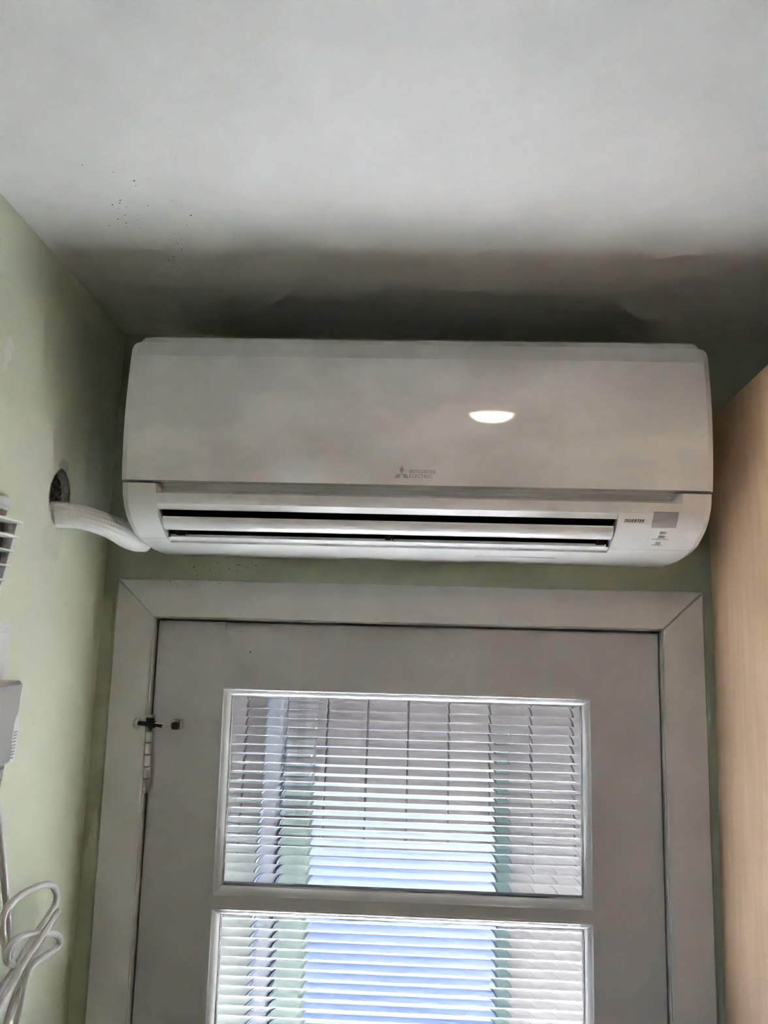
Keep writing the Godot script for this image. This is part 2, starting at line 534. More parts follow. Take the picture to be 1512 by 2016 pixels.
# ---------------------------------------------------------------- outdoors, seen through the reeded glass
func build_outside() -> void:
	slab("ground", Vector3(-7, -0.82, -9), Vector3(9, -0.7, -0.14), M.slab, "sunlit pale concrete ground outside the door", "ground", 0.01)
	slab("landing", Vector3(-1.6, -0.699, -1.28), Vector3(2.0, -0.03, -0.14), M.slab, "added sunlit concrete landing just outside the door that bounces sun indoors", "landing", 0.01)  # added to bounce sun indoors; height and depth set for that light
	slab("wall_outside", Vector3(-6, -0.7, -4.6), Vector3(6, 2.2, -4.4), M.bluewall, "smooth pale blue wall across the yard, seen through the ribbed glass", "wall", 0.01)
	slab("added_sun_blocker", Vector3(4.5, -0.7, -9), Vector3(8.5, 7.5, -1.20), M.slab, "added unseen block at the right of the yard that shades its far half", "wall", 0.01)  # unseen block added only to keep sun off the posts and far yard
	# porch ceiling, and a valance of grey boards hanging from it across the yard side
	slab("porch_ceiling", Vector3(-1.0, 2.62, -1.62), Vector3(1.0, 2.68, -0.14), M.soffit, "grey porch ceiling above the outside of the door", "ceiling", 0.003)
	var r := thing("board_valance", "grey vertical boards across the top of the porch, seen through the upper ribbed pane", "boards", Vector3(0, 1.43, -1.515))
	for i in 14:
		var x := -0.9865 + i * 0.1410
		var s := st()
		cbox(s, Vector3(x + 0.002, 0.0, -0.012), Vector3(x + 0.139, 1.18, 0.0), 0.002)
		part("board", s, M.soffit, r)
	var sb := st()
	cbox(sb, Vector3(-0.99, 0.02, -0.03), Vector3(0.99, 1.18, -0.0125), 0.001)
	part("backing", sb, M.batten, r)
	# posts and boards under the low edge of the roof
	var z := -1.5
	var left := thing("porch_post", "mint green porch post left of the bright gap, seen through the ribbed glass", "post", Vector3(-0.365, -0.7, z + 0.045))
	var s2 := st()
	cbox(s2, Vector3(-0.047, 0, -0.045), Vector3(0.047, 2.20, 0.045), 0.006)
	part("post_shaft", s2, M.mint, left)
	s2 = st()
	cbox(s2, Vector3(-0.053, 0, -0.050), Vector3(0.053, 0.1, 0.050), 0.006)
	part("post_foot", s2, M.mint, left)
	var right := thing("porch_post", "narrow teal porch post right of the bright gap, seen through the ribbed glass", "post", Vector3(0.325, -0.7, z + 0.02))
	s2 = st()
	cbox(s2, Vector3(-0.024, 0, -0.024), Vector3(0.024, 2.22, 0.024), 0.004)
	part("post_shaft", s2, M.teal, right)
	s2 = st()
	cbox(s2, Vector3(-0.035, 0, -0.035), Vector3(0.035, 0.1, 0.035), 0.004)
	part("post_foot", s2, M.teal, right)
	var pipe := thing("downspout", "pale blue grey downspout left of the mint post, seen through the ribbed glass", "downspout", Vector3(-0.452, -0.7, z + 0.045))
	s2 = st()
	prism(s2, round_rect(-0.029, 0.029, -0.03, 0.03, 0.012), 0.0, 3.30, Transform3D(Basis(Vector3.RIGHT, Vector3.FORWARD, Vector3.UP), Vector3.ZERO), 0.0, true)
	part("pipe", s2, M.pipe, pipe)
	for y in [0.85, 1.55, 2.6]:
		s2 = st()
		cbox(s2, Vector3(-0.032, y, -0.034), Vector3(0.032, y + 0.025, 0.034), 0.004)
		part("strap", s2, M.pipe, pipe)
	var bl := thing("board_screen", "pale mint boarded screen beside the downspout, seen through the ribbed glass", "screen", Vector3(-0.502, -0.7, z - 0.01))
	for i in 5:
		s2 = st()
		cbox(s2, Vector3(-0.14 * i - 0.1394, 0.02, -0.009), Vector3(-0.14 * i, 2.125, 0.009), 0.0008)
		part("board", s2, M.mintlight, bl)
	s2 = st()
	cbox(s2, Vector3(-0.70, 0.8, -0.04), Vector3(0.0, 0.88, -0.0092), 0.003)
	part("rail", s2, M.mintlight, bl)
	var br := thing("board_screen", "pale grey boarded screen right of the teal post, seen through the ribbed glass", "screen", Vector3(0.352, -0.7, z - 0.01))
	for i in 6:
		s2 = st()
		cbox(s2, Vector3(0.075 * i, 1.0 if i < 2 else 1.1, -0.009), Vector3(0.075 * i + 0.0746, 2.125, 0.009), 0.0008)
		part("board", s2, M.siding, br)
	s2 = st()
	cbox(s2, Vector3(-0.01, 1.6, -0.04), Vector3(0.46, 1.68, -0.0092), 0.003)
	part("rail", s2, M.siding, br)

# ---------------------------------------------------------------- door
const DOOR_TURN := 0.0054
const GL := -0.2765
const GR := 0.2795
const FACE := -0.002

func reeded(w0: float, w1: float, y0: float, y1: float) -> SurfaceTool:
	# one pane: flat inside, shallow horizontal reeds outside
	var s := SurfaceTool.new()
	s.begin(Mesh.PRIMITIVE_TRIANGLES)
	var ribs := int(round((y1 - y0) / 0.0136))
	var per := 18
	var pitch := (y1 - y0) / ribs
	var zi := -0.0125
	var zo := zi - 0.0045
	var at := func(t: float) -> Vector2:   # depth and slope over one reed, t from -1 to 1
		var a := 0.28
		var b := 0.05
		var u := absf(t)
		var dz: float = pitch / 2.0 * (a * (1.0 - u * u) / 2.0 + b * (1.0 - pow(u, 14)) / 14.0)
		return Vector2(dz, signf(t) * (a * u + b * pow(u, 13)))
	var vert := func(p: Vector3, n: Vector3) -> void:
		s.set_normal(n.normalized())
		s.add_vertex(p)
	var q := func(p: Array, n: Array) -> void:   # p counter-clockwise seen from outside
		for k in [0, 2, 1, 0, 3, 2]:
			vert.call(p[k], n[k])
	for i in ribs:
		for k in per:
			var t0 := sin(PI / 2 * (2.0 * k / per - 1.0))
			var t1 := sin(PI / 2 * (2.0 * (k + 1) / per - 1.0))
			var a: Vector2 = at.call(t0)
			var b: Vector2 = at.call(t1)
			var ya := y0 + pitch * (i + (t0 + 1) / 2)
			var yb := y0 + pitch * (i + (t1 + 1) / 2)
			var na := Vector3(0, a.y, -1)
			var nb := Vector3(0, b.y, -1)
			q.call([Vector3(w1, ya, zo - a.x), Vector3(w0, ya, zo - a.x), Vector3(w0, yb, zo - b.x), Vector3(w1, yb, zo - b.x)], [na, na, nb, nb])
	var F := Vector3.BACK
	q.call([Vector3(w0, y0, zi), Vector3(w1, y0, zi), Vector3(w1, y1, zi), Vector3(w0, y1, zi)], [F, F, F, F])
	for e in [[w0, Vector3.LEFT], [w1, Vector3.RIGHT]]:
		var x: float = e[0]
		var n: Vector3 = e[1]
		var P := [Vector3(x, y0, zo), Vector3(x, y0, zi), Vector3(x, y1, zi), Vector3(x, y1, zo)]
		if n.x > 0:
			P.reverse()
		q.call(P, [n, n, n, n])
	q.call([Vector3(w0, y1, zi), Vector3(w1, y1, zi), Vector3(w1, y1, zo), Vector3(w0, y1, zo)], [Vector3.UP, Vector3.UP, Vector3.UP, Vector3.UP])
	q.call([Vector3(w0, y0, zo), Vector3(w1, y0, zo), Vector3(w1, y0, zi), Vector3(w0, y0, zi)], [Vector3.DOWN, Vector3.DOWN, Vector3.DOWN, Vector3.DOWN])
	return s

func build_door() -> void:
	var d := thing("door_1", "white painted door with two ribbed glass panes, one above the other", "door", Vector3(DOOR_TURN * 1.8, 0, 0), Vector3(0, 0, DOOR_TURN), "", "structure")
	var x0 := -0.3985
	var x1 := 0.3965
	var top := 2.0375
	var tops := [1.922, 1.593]
	var hgt := 0.288
	var m := 0.0125   # width of the moulding
	var s := st()
	cbox(s, Vector3(x0, 0.008, -0.044), Vector3(GL - m, top, FACE), 0.0003)
	part("left_stile", s, M.door, d)
	s = st()
	cbox(s, Vector3(GR + m, 0.008, -0.044), Vector3(x1, top - 0.001, FACE), 0.0003)
	part("right_stile", s, M.door, d)
	var ups: Array[float] = [top - 0.001]
	var lows: Array[float] = []
	for t in tops:
		lows.append(t + m)
		ups.append(t - hgt - m)
	lows.append(0.94)
	for i in ups.size():
		s = st()
		cbox(s, Vector3(GL - m, lows[i], -0.044), Vector3(GR + m, ups[i], FACE), 0.0)
		part("top_rail" if i == 0 else "lock_rail" if i == ups.size() - 1 else "glazing_bar", s, M.door, d)
	# solid lower half: sunk panel and bottom rail, below the frame
	s = st()
	cbox(s, Vector3(GL - m, 0.22, -0.032), Vector3(GR + m, 0.94, -0.012), 0.0003)
	part("lower_panel", s, M.door, d)
	s = st()
	cbox(s, Vector3(GL - m, 0.008, -0.044), Vector3(GR + m, 0.22, FACE), 0.0003)
	part("bottom_rail", s, M.door, d)
	s = st()
	cbox(s, Vector3(0.33, 0.96, FACE), Vector3(0.37, 1.14, FACE + 0.004), 0.001)
	lathe(s, [Vector2(0, 0.05), Vector2(0.02, 0.048), Vector2(0.027, 0.036), Vector2(0.02, 0.024), Vector2(0.009, 0.018), Vector2(0.009, 0.004)], Transform3D(Basis(), Vector3(0.35, 1.05, FACE)), 24, true)
	part("door_knob", s, M.chrome, d)
	var prof := [Vector2(0.0, 0.0), Vector2(0.0, 0.0013), Vector2(0.0022, 0.0013), Vector2(0.0036, -0.0006), Vector2(0.006, -0.0016), Vector2(0.0095, -0.0045), Vector2(0.0118, -0.0085), Vector2(0.0125, -0.0100), Vector2(0.0108, -0.0101), Vector2(0.0030, -0.0101)]
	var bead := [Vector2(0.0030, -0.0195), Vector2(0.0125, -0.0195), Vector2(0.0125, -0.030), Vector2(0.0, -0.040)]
	var rng := RandomNumberGenerator.new()
	rng.seed = 77
	for t in tops:
		# moulding: mitred frame that slopes down to the glass
		var a := Vector2(GL - m, t - hgt - m)
		var b := Vector2(GR + m, t + m)
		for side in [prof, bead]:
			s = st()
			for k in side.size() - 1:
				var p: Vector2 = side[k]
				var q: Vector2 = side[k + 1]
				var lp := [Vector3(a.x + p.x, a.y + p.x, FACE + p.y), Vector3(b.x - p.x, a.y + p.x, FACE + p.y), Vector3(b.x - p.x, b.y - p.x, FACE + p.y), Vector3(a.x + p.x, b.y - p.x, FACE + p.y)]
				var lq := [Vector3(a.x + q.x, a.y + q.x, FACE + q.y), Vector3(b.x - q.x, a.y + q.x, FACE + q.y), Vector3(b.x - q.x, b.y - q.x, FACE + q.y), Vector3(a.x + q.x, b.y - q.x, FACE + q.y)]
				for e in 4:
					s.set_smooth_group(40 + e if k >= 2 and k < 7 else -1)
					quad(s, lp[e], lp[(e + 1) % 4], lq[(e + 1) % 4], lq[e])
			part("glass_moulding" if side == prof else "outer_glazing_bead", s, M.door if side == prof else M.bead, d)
		var pane := reeded(GL - 0.008, GR + 0.008, t - hgt - 0.008, t + 0.008)
		var o := MeshInstance3D.new()
		o.mesh = pane.commit()
		o.material_override = M.glass
		o.name = "ribbed_pane"
		d.add_child(o, true)
		o.set_meta("label", "ribbed clear glass pane")
		# ragged line of putty where the glass meets the moulding
		s = st()
		for e in 4:
			var along := (GR - GL) if e % 2 == 0 else hgt
			var n := int(along / 0.006)
			var prev := 0.0018
			for k in n:
				var w := clampf(prev + rng.randf_range(-0.0005, 0.0005), 0.0008, 0.0028)
				var u0 := along * k / n
				var u1 := along * (k + 1) / n
				var P := []
				for c in [[u0, 0.0, -0.0118], [u1, 0.0, -0.0118], [u1, w, -0.0124], [u0, prev, -0.0124]]:
					var v: Vector3
					match e:
						0: v = Vector3(GL + c[0], t - hgt + c[1], c[2])
						1: v = Vector3(GR - c[1], t - hgt + c[0], c[2])
						2: v = Vector3(GR - c[0], t - c[1], c[2])
						_: v = Vector3(GL + c[1], t - c[0], c[2])
					P.append(v)
				quad(s, P[0], P[1], P[2], P[3])
				prev = w
		part("putty", s, M.putty, d)
	# yellowed flakes of putty on the left edge of the upper pane
	s = st()
	for k in 20:
		var y := 1.915 - 0.27 * k / 20.0 - rng.randf() * 0.008
		var w := rng.randf_range(0.0006, 0.0013)
		cbox(s, Vector3(GL + 0.0003, y - w * 1.3, -0.0122), Vector3(GL + 0.0003 + w * 1.6, y + w * 1.3, -0.0102), 0.0003)
	part("putty_flakes", s, M.putty_old, d)
	# small dark screw hole in the top rail
	s = st()
	lathe(s, [Vector2(0.0013, 0.0), Vector2(0.0011, 0.0003), Vector2(0.0, 0.0002)], Transform3D(Basis(), Vector3(-0.2475, 1.991, FACE)), 10)
	part("nail_hole", s, M.black, d)
	# hinge with five painted knuckles
	var hx := -0.4005
	var hz := 0.0075
	var hinge := Node3D.new()
	hinge.name = "hinge"
	d.add_child(hinge)
	hinge.position = Vector3(hx + 0.0005, 1.775, hz)
	for k in 5:
		s = st()
		var h0 := 0.0182 * k + (0.0 if k == 0 else 0.0007)
		var h1 := 0.0182 * (k + 1) - 0.0007
		lathe(s, [Vector2(0, h0), Vector2(0.0057, h0), Vector2(0.0065, h0 + 0.0008), Vector2(0.0065, h1 - 0.0008), Vector2(0.0057, h1), Vector2(0, h1)], Transform3D(Basis(Vector3.RIGHT, Vector3.FORWARD, Vector3.UP), Vector3.ZERO), 24)
		part("knuckle", s, M.trim, hinge)
	s = st()
	lathe(s, [Vector2(0.0, -0.004), Vector2(0.0035, -0.0038), Vector2(0.0052, -0.002), Vector2(0.0055, -0.0001), Vector2(0, -0.0001)], Transform3D(Basis(Vector3.RIGHT, Vector3.FORWARD, Vector3.UP), Vector3.ZERO), 24, true)
	part("pin_tip", s, M.trim, hinge)
	s = st()
	cbox(s, Vector3(-0.004, 0.001, -0.0105), Vector3(0.004, 0.090, -0.003), 0.001)
	part("leaf", s, M.trim, hinge)
	# frame and stop behind the door
	var j := thing("trim_4", "white painted door jamb just behind the casing", "door jamb", Vector3(DOOR_TURN * 1.8, 0, 0), Vector3(0, 0, DOOR_TURN), "", "structure")
	s = st()
	cbox(s, Vector3(-0.432, 0, -0.12), Vector3(-0.4025, 2.07, 0.0), 0.001)
	part("jamb_side", s, M.trim, j)
	s = st()
	cbox(s, Vector3(0.3995, 0, -0.12), Vector3(0.432, 2.07, 0.0), 0.001)
	part("jamb_side", s, M.trim, j)
	s = st()
	cbox(s, Vector3(-0.4025, 2.0435, -0.12), Vector3(0.3995, 2.072, 0.0), 0.001)
	part("jamb_head", s, M.trim, j)
	s = st()
	cbox(s, Vector3(-0.4025, 0, -0.075), Vector3(-0.389, 2.0435, -0.0441), 0.001)
	cbox(s, Vector3(0.382, 0, -0.075), Vector3(0.3995, 2.0435, -0.0441), 0.001)
	cbox(s, Vector3(-0.389, 2.030, -0.075), Vector3(0.386, 2.0435, -0.0441), 0.001)
	part("door_stop_strip", s, M.trim, j)

func build_casing() -> void:
	# three mitred boards, thicker at their outer edge
	var xo0 := -0.4633
	var xi0 := -0.4030
	var xi1 := 0.3992
	var xo1 := 0.4621
	var yo := 2.1023
	var yi := 2.0427
	var boards := [
		["white painted left door casing with a mitred top corner", PackedVector2Array([Vector2(xo0, 0), Vector2(xi0, 0), Vector2(xi0, yi), Vector2(xo0, yo - 0.0006)])],
		["white painted right door casing beside the wooden cabinet", PackedVector2Array([Vector2(xi1, 0), Vector2(xo1, 0), Vector2(xo1, yo - 0.0010), Vector2(xi1, yi - 0.0004)])],
		["white painted head casing over the door, specked at its top edge", PackedVector2Array([Vector2(xi0, yi + 0.0003), Vector2(xi1, yi + 0.0003), Vector2(xo1, yo), Vector2(xo0, yo)])],
	]
	for k in 3:
		var o := thing("trim_%d" % (k + 1), boards[k][0], "door casing", Vector3(DOOR_TURN * 1.8, 0, 0), Vector3(0, 0, DOOR_TURN), "", "structure")
		var s := st()
		prism(s, boards[k][1], 0.0, 0.0175, Transform3D(), 0.0018)
		part("board", s, M.trim, o)
		s = st()
		# narrow bead along the edge next to the door
		if k == 0:
			cbox(s, Vector3(xi0, 0, 0.0), Vector3(xi0 + 0.0022, yi, 0.0120), 0.0008)
		elif k == 1:
			cbox(s, Vector3(xi1 - 0.0012, 0, 0.0), Vector3(xi1, yi, 0.0120), 0.0005)
		else:
			cbox(s, Vector3(xi0, yi - 0.0020, 0.0), Vector3(xi1, yi + 0.0003, 0.0120), 0.0008)
		part("bead", s, M.trim, o)
		if k == 2:
			var S := [[-0.379, 2.100], [-0.368, 2.097], [-0.357, 2.099], [-0.316, 2.101], [-0.299, 2.098], [-0.263, 2.099], [-0.237, 2.1], [-0.335, 2.0985], [-0.366, 2.092], [-0.345, 2.095]]
			specks("specks", Vector3.BACK, S, func(a, b): return Vector3(a, b, 0.0175), o, 12)

func build_cabinet() -> void:
	# tall maple cabinet to the right of the door; its side turns slightly into the room
	var c := thing("tall_cabinet", "tall pale maple cabinet whose plain side stands right of the door casing", "cabinet", Vector3(0.4765, 0, 0.004), Vector3(0, -0.0962, 0))
	var s := st()
	cbox(s, Vector3(0.0, 0.10, 0.006), Vector3(0.019, 2.379, 0.60), 0.0008)
	part("side_panel", s, M.maple, c)
	s = st()
	cbox(s, Vector3(0.0192, 0.10, 0.07), Vector3(0.70, 0.119, 0.60), 0.0008)
	cbox(s, Vector3(0.0192, 2.36, 0.07), Vector3(0.70, 2.379, 0.60), 0.0008)
	cbox(s, Vector3(0.681, 0.1192, 0.07), Vector3(0.70, 2.3598, 0.60), 0.0008)
	cbox(s, Vector3(0.0192, 0.1192, 0.07), Vector3(0.6808, 2.3598, 0.08), 0.0008)
	part("carcass", s, M.maple, c)
	s = st()
	cbox(s, Vector3(0.02, 0.0, 0.08), Vector3(0.68, 0.0998, 0.54), 0.001)
	part("plinth", s, M.maple, c)
	for k in 2:
		s = st()
		cbox(s, Vector3(0.003, 0.105 if k == 0 else 1.30, 0.6005), Vector3(0.697, 1.295 if k == 0 else 2.376, 0.620), 0.002)
		var door := part("cabinet_door", s, M.maple, c)
		s = st()
		tube(s, smooth_path([Vector3(0.64, 1.12 + 0.25 * k, 0.62), Vector3(0.64, 1.125 + 0.25 * k, 0.645), Vector3(0.64, 1.21 + 0.25 * k, 0.645), Vector3(0.64, 1.215 + 0.25 * k, 0.62)], 6), func(_i, _k): return 0.005, 10)
		part("handle", s, M.chrome, door)

# ---------------------------------------------------------------- air conditioner
const AX := 0.0055
const AY := 2.1415
const HALF := 0.3995

func V(x: float, y: float, z: float) -> Vector3:
	return Vector3(x, y - AY, z)

var prof: Array[Vector2] = []   # (y, z) of the lower body, from the seam down and round to the wall

func make_profile() -> void:
	var k: Array[Vector2] = [Vector2(2.2228, 0.2152), Vector2(2.2100, 0.2128), Vector2(2.2030, 0.2105), Vector2(2.1963, 0.2066), Vector2(2.1860, 0.1995), Vector2(2.1725, 0.1845), Vector2(2.1561, 0.1548), Vector2(2.1534, 0.1461), Vector2(2.1497, 0.1329), Vector2(2.1448, 0.1040), Vector2(2.1420, 0.0700), Vector2(2.1415, 0.0300), Vector2(2.1415, 0.0010)]
	for i in k.size() - 1:
		for j in 4:
			prof.append(k[i].cubic_interpolate(k[i + 1], k[maxi(i - 1, 0)], k[mini(i + 2, k.size() - 1)], j / 4.0))
	prof.append(k[-1])

func prof_normal(i: int) -> Vector2:
	var d := (prof[mini(i + 1, prof.size() - 1)] - prof[maxi(i - 1, 0)]).normalized()
	return Vector2(-d.y, d.x) if Vector2(-d.y, d.x).dot(Vector2(-0.3, 1.0)) > 0 else Vector2(d.y, -d.x)

func pz(y: float) -> float:
	for i in prof.size() - 1:
		if prof[i].x >= y and prof[i + 1].x <= y:
			return lerpf(prof[i].y, prof[i + 1].y, (prof[i].x - y) / maxf(1e-6, prof[i].x - prof[i + 1].x))
	return prof[-1].y

func py(z: float) -> float:
	for i in prof.size() - 1:
		if prof[i].y >= z and prof[i + 1].y <= z:
			return lerpf(prof[i].x, prof[i + 1].x, (prof[i].y - z) / maxf(1e-6, prof[i].y - prof[i + 1].y))
	return prof[-1].x

# a thin plate that lies on the curved lower body
func plate(s: SurfaceTool, x0: float, x1: float, y0: float, y1: float, lift: float, n := 8) -> void:
	var rows := []
	for i in n + 1:
		var y := lerpf(y1, y0, float(i) / n)
		var z := pz(y)
		var t := Vector2(-0.002, pz(y - 0.001) - pz(y + 0.001)).normalized()
		var nn := Vector2(t.y, -t.x)
		rows.append([Vector2(y, z) - nn * 0.0006, Vector2(y, z) + nn * lift] if nn.y > 0 else [Vector2(y, z) + nn * 0.0006, Vector2(y, z) - nn * lift])
	for i in n:
		var a: Vector2 = rows[i][1]
		var b: Vector2 = rows[i + 1][1]
		var ab: Vector2 = rows[i][0]
		var bb: Vector2 = rows[i + 1][0]
		s.set_smooth_group(3)
		quad(s, V(x0, b.x, b.y), V(x1, b.x, b.y), V(x1, a.x, a.y), V(x0, a.x, a.y))
		s.set_smooth_group(-1)
		quad(s, V(x0, bb.x, bb.y), V(x0, b.x, b.y), V(x0, a.x, a.y), V(x0, ab.x, ab.y))
		quad(s, V(x1, b.x, b.y), V(x1, bb.x, bb.y), V(x1, ab.x, ab.y), V(x1, a.x, a.y))
	for i in [0, n]:
		var a: Vector2 = rows[i][1]
		var ab: Vector2 = rows[i][0]
		face_out(s, [V(x0, a.x, a.y), V(x1, a.x, a.y), V(x1, ab.x, ab.y), V(x0, ab.x, ab.y)], V((x0 + x1) / 2, rows[n / 2][0].x, rows[n / 2][0].y))

func lettering(text: String, width: float, height: float, m: Material, parent: Node3D, called: String, at: Vector3, tilt: float, slant := 0.0, bold := true) -> void:
	var f := SystemFont.new()
	f.font_names = PackedStringArray(["Droid Sans"])
	f.font_weight = 700 if bold else 400
	var t := TextMesh.new()
	t.text = text
	t.font = f
	t.font_size = 32
	t.pixel_size = 0.01
	t.depth = 0.02
	t.curve_step = 1.0
	var box := t.get_aabb()
	var o := MeshInstance3D.new()
	o.mesh = t
	o.material_override = m
	o.name = called
	var sx := width / maxf(box.size.x, 0.001)
	var sy := height / maxf(box.size.y, 0.001)
	var c := box.get_center()
	var b := Basis(Vector3(sx, 0, 0), Vector3(slant * sy, sy, 0), Vector3(0, 0, 0.015))
	b = Basis(Vector3.RIGHT, tilt) * b
	o.transform = Transform3D(b, at - b * Vector3(c.x, c.y, 0))
	parent.add_child(o, true)

# front panel: height above the wall of its face
func panel_z(y: float) -> float:
	return 0.2270 - pow(y - 2.316, 2) / 1.2

func build_air_conditioner() -> void:
	make_profile()
	var ac := thing("air_conditioner", "white wall-mounted air conditioner above the door, its long vane open", "air conditioner", Vector3(AX, AY, 0), Vector3(0, 0, 0.0035))
	var ol := -0.352     # outlet
	var orr := 0.2785
	var gr := 0.3600     # right end of the grip groove
	# chassis behind the panel
	var s := st()
	prism(s, round_rect(-0.3945, 0.3945, 2.2232 - AY, 2.4395 - AY, 0.011), 0.001, 0.1985, Transform3D(), 0.003, true)
	part("chassis", s, M.plastic, ac)
	s = st()
	cbox(s, V(-0.37, 2.4392, 0.02), V(0.37, 2.4408, 0.186), 0.0005)
	var grille := part("intake_grille", s, M.dark, ac)
	for k in 12:
		s = st()
		cbox(s, V(-0.37, 2.4409, 0.024 + k * 0.0139), V(0.37, 2.4425, 0.027 + k * 0.0139), 0.0005)
		part("slat", s, M.darkgrey, grille)
	# lower body
	s = st()
	var xs := [-HALF, -0.391, ol, orr, gr, 0.391, HALF]
	var e_in: Array[Vector2] = []
	for i in prof.size():
		e_in.append(prof[i] - prof_normal(i) * 0.0045 * clampf((prof[i].y - 0.0) / 0.03, 0.0, 1.0))
	var at := func(i: int, j: int) -> Vector3:
		var p: Vector2 = e_in[i] if j == 0 or j == 6 else prof[i]
		return V(xs[j], p.x, p.y)
	for i in prof.size() - 1:
		for j in 6:
			if i < 4 and j >= 2 and j < 4:
				continue      # grip groove
			if i >= 12 and i < 28 and j == 2:
				continue      # outlet
			if i >= 28 and i < 32 and j == 2:
				continue      # step behind the lip
			s.set_smooth_group(7 if j == 0 else 8 if j == 5 else 1)
			quad(s, at.call(i + 1, j), at.call(i + 1, j + 1), at.call(i, j + 1), at.call(i, j))
	s.set_smooth_group(-1)
	for x in [-HALF, HALF]:
		var loop := []
		for p in e_in:
			loop.append(V(x, p.x, p.y))
		loop.append(V(x, 2.2228, 0.001))
		face_out(s, loop, V(0, 2.19, 0.1))
	quad(s, V(-HALF, 2.2228, e_in[0].y), V(ol, 2.2228, prof[0].y), V(ol, 2.2228, 0.19), V(-HALF, 2.2228, 0.19))
	quad(s, V(gr, 2.2228, prof[0].y), V(HALF, 2.2228, e_in[0].y), V(HALF, 2.2228, 0.19), V(gr, 2.2228, 0.19))
	# white cheeks at both ends of the outlet
	for e in [[ol, 1.0], [orr, -1.0]]:
		for i in range(12, 28):
			var p := prof[i]
			var q := prof[i + 1]
			var n := prof_normal(i) * 0.030
			var n2 := prof_normal(i + 1) * 0.030
			var dx: float = e[1] * 0.004
			s.set_smooth_group(30)
			var P := [V(e[0], p.x, p.y), V(e[0] + dx, p.x - n.x, p.y - n.y), V(e[0] + dx, q.x - n2.x, q.y - n2.y), V(e[0], q.x, q.y)]
			if e[1] > 0:
				quad(s, P[0], P[3], P[2], P[1])
			else:
				quad(s, P[0], P[1], P[2], P[3])
	s.set_smooth_group(-1)
	# step behind the lip
	for i in range(28, 32):
		var n0 := prof_normal(i) * 0.003
		var n1 := prof_normal(i + 1) * 0.003
		quad(s, V(ol, prof[i + 1].x - n1.x, prof[i + 1].y - n1.y), V(orr, prof[i + 1].x - n1.x, prof[i + 1].y - n1.y), V(orr, prof[i].x - n0.x, prof[i].y - n0.y), V(ol, prof[i].x - n0.x, prof[i].y - n0.y))
		for x in [ol, orr]:
			face_out(s, [V(x, prof[i].x, prof[i].y), V(x, prof[i + 1].x, prof[i + 1].y), V(x, prof[i + 1].x - n1.x, prof[i + 1].y - n1.y), V(x, prof[i].x - n0.x, prof[i].y - n0.y)], V(0, 2.15, 0.12))
	var ns := prof_normal(32) * 0.003
	quad(s, V(ol, prof[32].x, prof[32].y), V(orr, prof[32].x, prof[32].y), V(orr, prof[32].x - ns.x, prof[32].y - ns.y), V(ol, prof[32].x - ns.x, prof[32].y - ns.y))
	# lip over the outlet
	quad(s, V(ol, 2.1893, 0.1965), V(orr, 2.1893, 0.1965), V(orr, prof[12].x, prof[12].y), V(ol, prof[12].x, prof[12].y))
	part("body", s, M.plastic, ac)
	# finger groove under the panel
	s = st()
	var g1 := Vector2(2.2165, 0.194)
	var gy := prof[4]
	quad(s, V(ol + 0.004, g1.x, g1.y), V(gr - 0.008, g1.x, g1.y), V(gr - 0.008, 2.226, g1.y), V(ol + 0.004, 2.226, g1.y))
	quad(s, V(ol, gy.x, gy.y), V(gr, gy.x, gy.y), V(gr - 0.008, g1.x, g1.y), V(ol + 0.004, g1.x, g1.y))
	quad(s, V(gr, gy.x, gy.y), V(gr, 2.2228, prof[0].y), V(gr - 0.008, 2.226, g1.y), V(gr - 0.008, g1.x, g1.y))
	quad(s, V(ol, 2.2228, prof[0].y), V(ol, gy.x, gy.y), V(ol + 0.004, g1.x, g1.y), V(ol + 0.004, 2.226, g1.y))
	part("finger_groove", s, M.plastic, ac)
	# inside of the outlet
	s = st()
	var c0 := Vector2(2.1893, 0.1965)
	var c1 := Vector2(2.205, 0.10)
	var c2 := Vector2(2.170, 0.07)
	var c3 := Vector2(prof[24].x + 0.001, prof[24].y - 0.006)
	for p in [[c0, c1], [c1, c2], [c2, c3]]:
		face_out(s, [V(ol, p[0].x, p[0].y), V(orr, p[0].x, p[0].y), V(orr, p[1].x, p[1].y), V(ol, p[1].x, p[1].y)], V(0, 2.3 if p[0] == c2 else 2.0, 0.15 if p[0] == c0 else 0.0))
	for x in [ol + 0.0045, orr - 0.0045]:
		face_out(s, [V(x, c0.x, c0.y), V(x, c1.x, c1.y), V(x, c2.x, c2.y), V(x, c3.x, c3.y)], V(x * 2.0, 2.19, 0.12))
	part("outlet_duct", s, M.dark, ac)
	# lower lip: bright edge, then a recessed band
	s = st()
	var l0 := prof[24]
	var l1 := prof[28]
	var nl := prof_normal(26)
	cbox_between(s, ol + 0.006, orr - 0.006, l0, l1, nl, 0.0, 0.004)
	part("outlet_lip", s, M.vane, ac)
	# vane: a long bowed blade
	s = st()
	var top := Vector2(2.1780, 0.1930)
	var bot := Vector2(2.1638, 0.1728)
	var ax := (bot - top).normalized()
	var nv := Vector2(ax.y, -ax.x)
	if nv.y < 0: nv = -nv
	var outer := []
	var inner := []
	for i in 11:
		var t := i / 10.0
		var b := 0.0042 * (1.0 - pow(2 * t - 1, 2))
		outer.append(top.lerp(bot, t) + nv * b)
		inner.append(top.lerp(bot, t) + nv * (b - 0.0032))
	var vl := ol + 0.0055
	var vr := orr - 0.0045
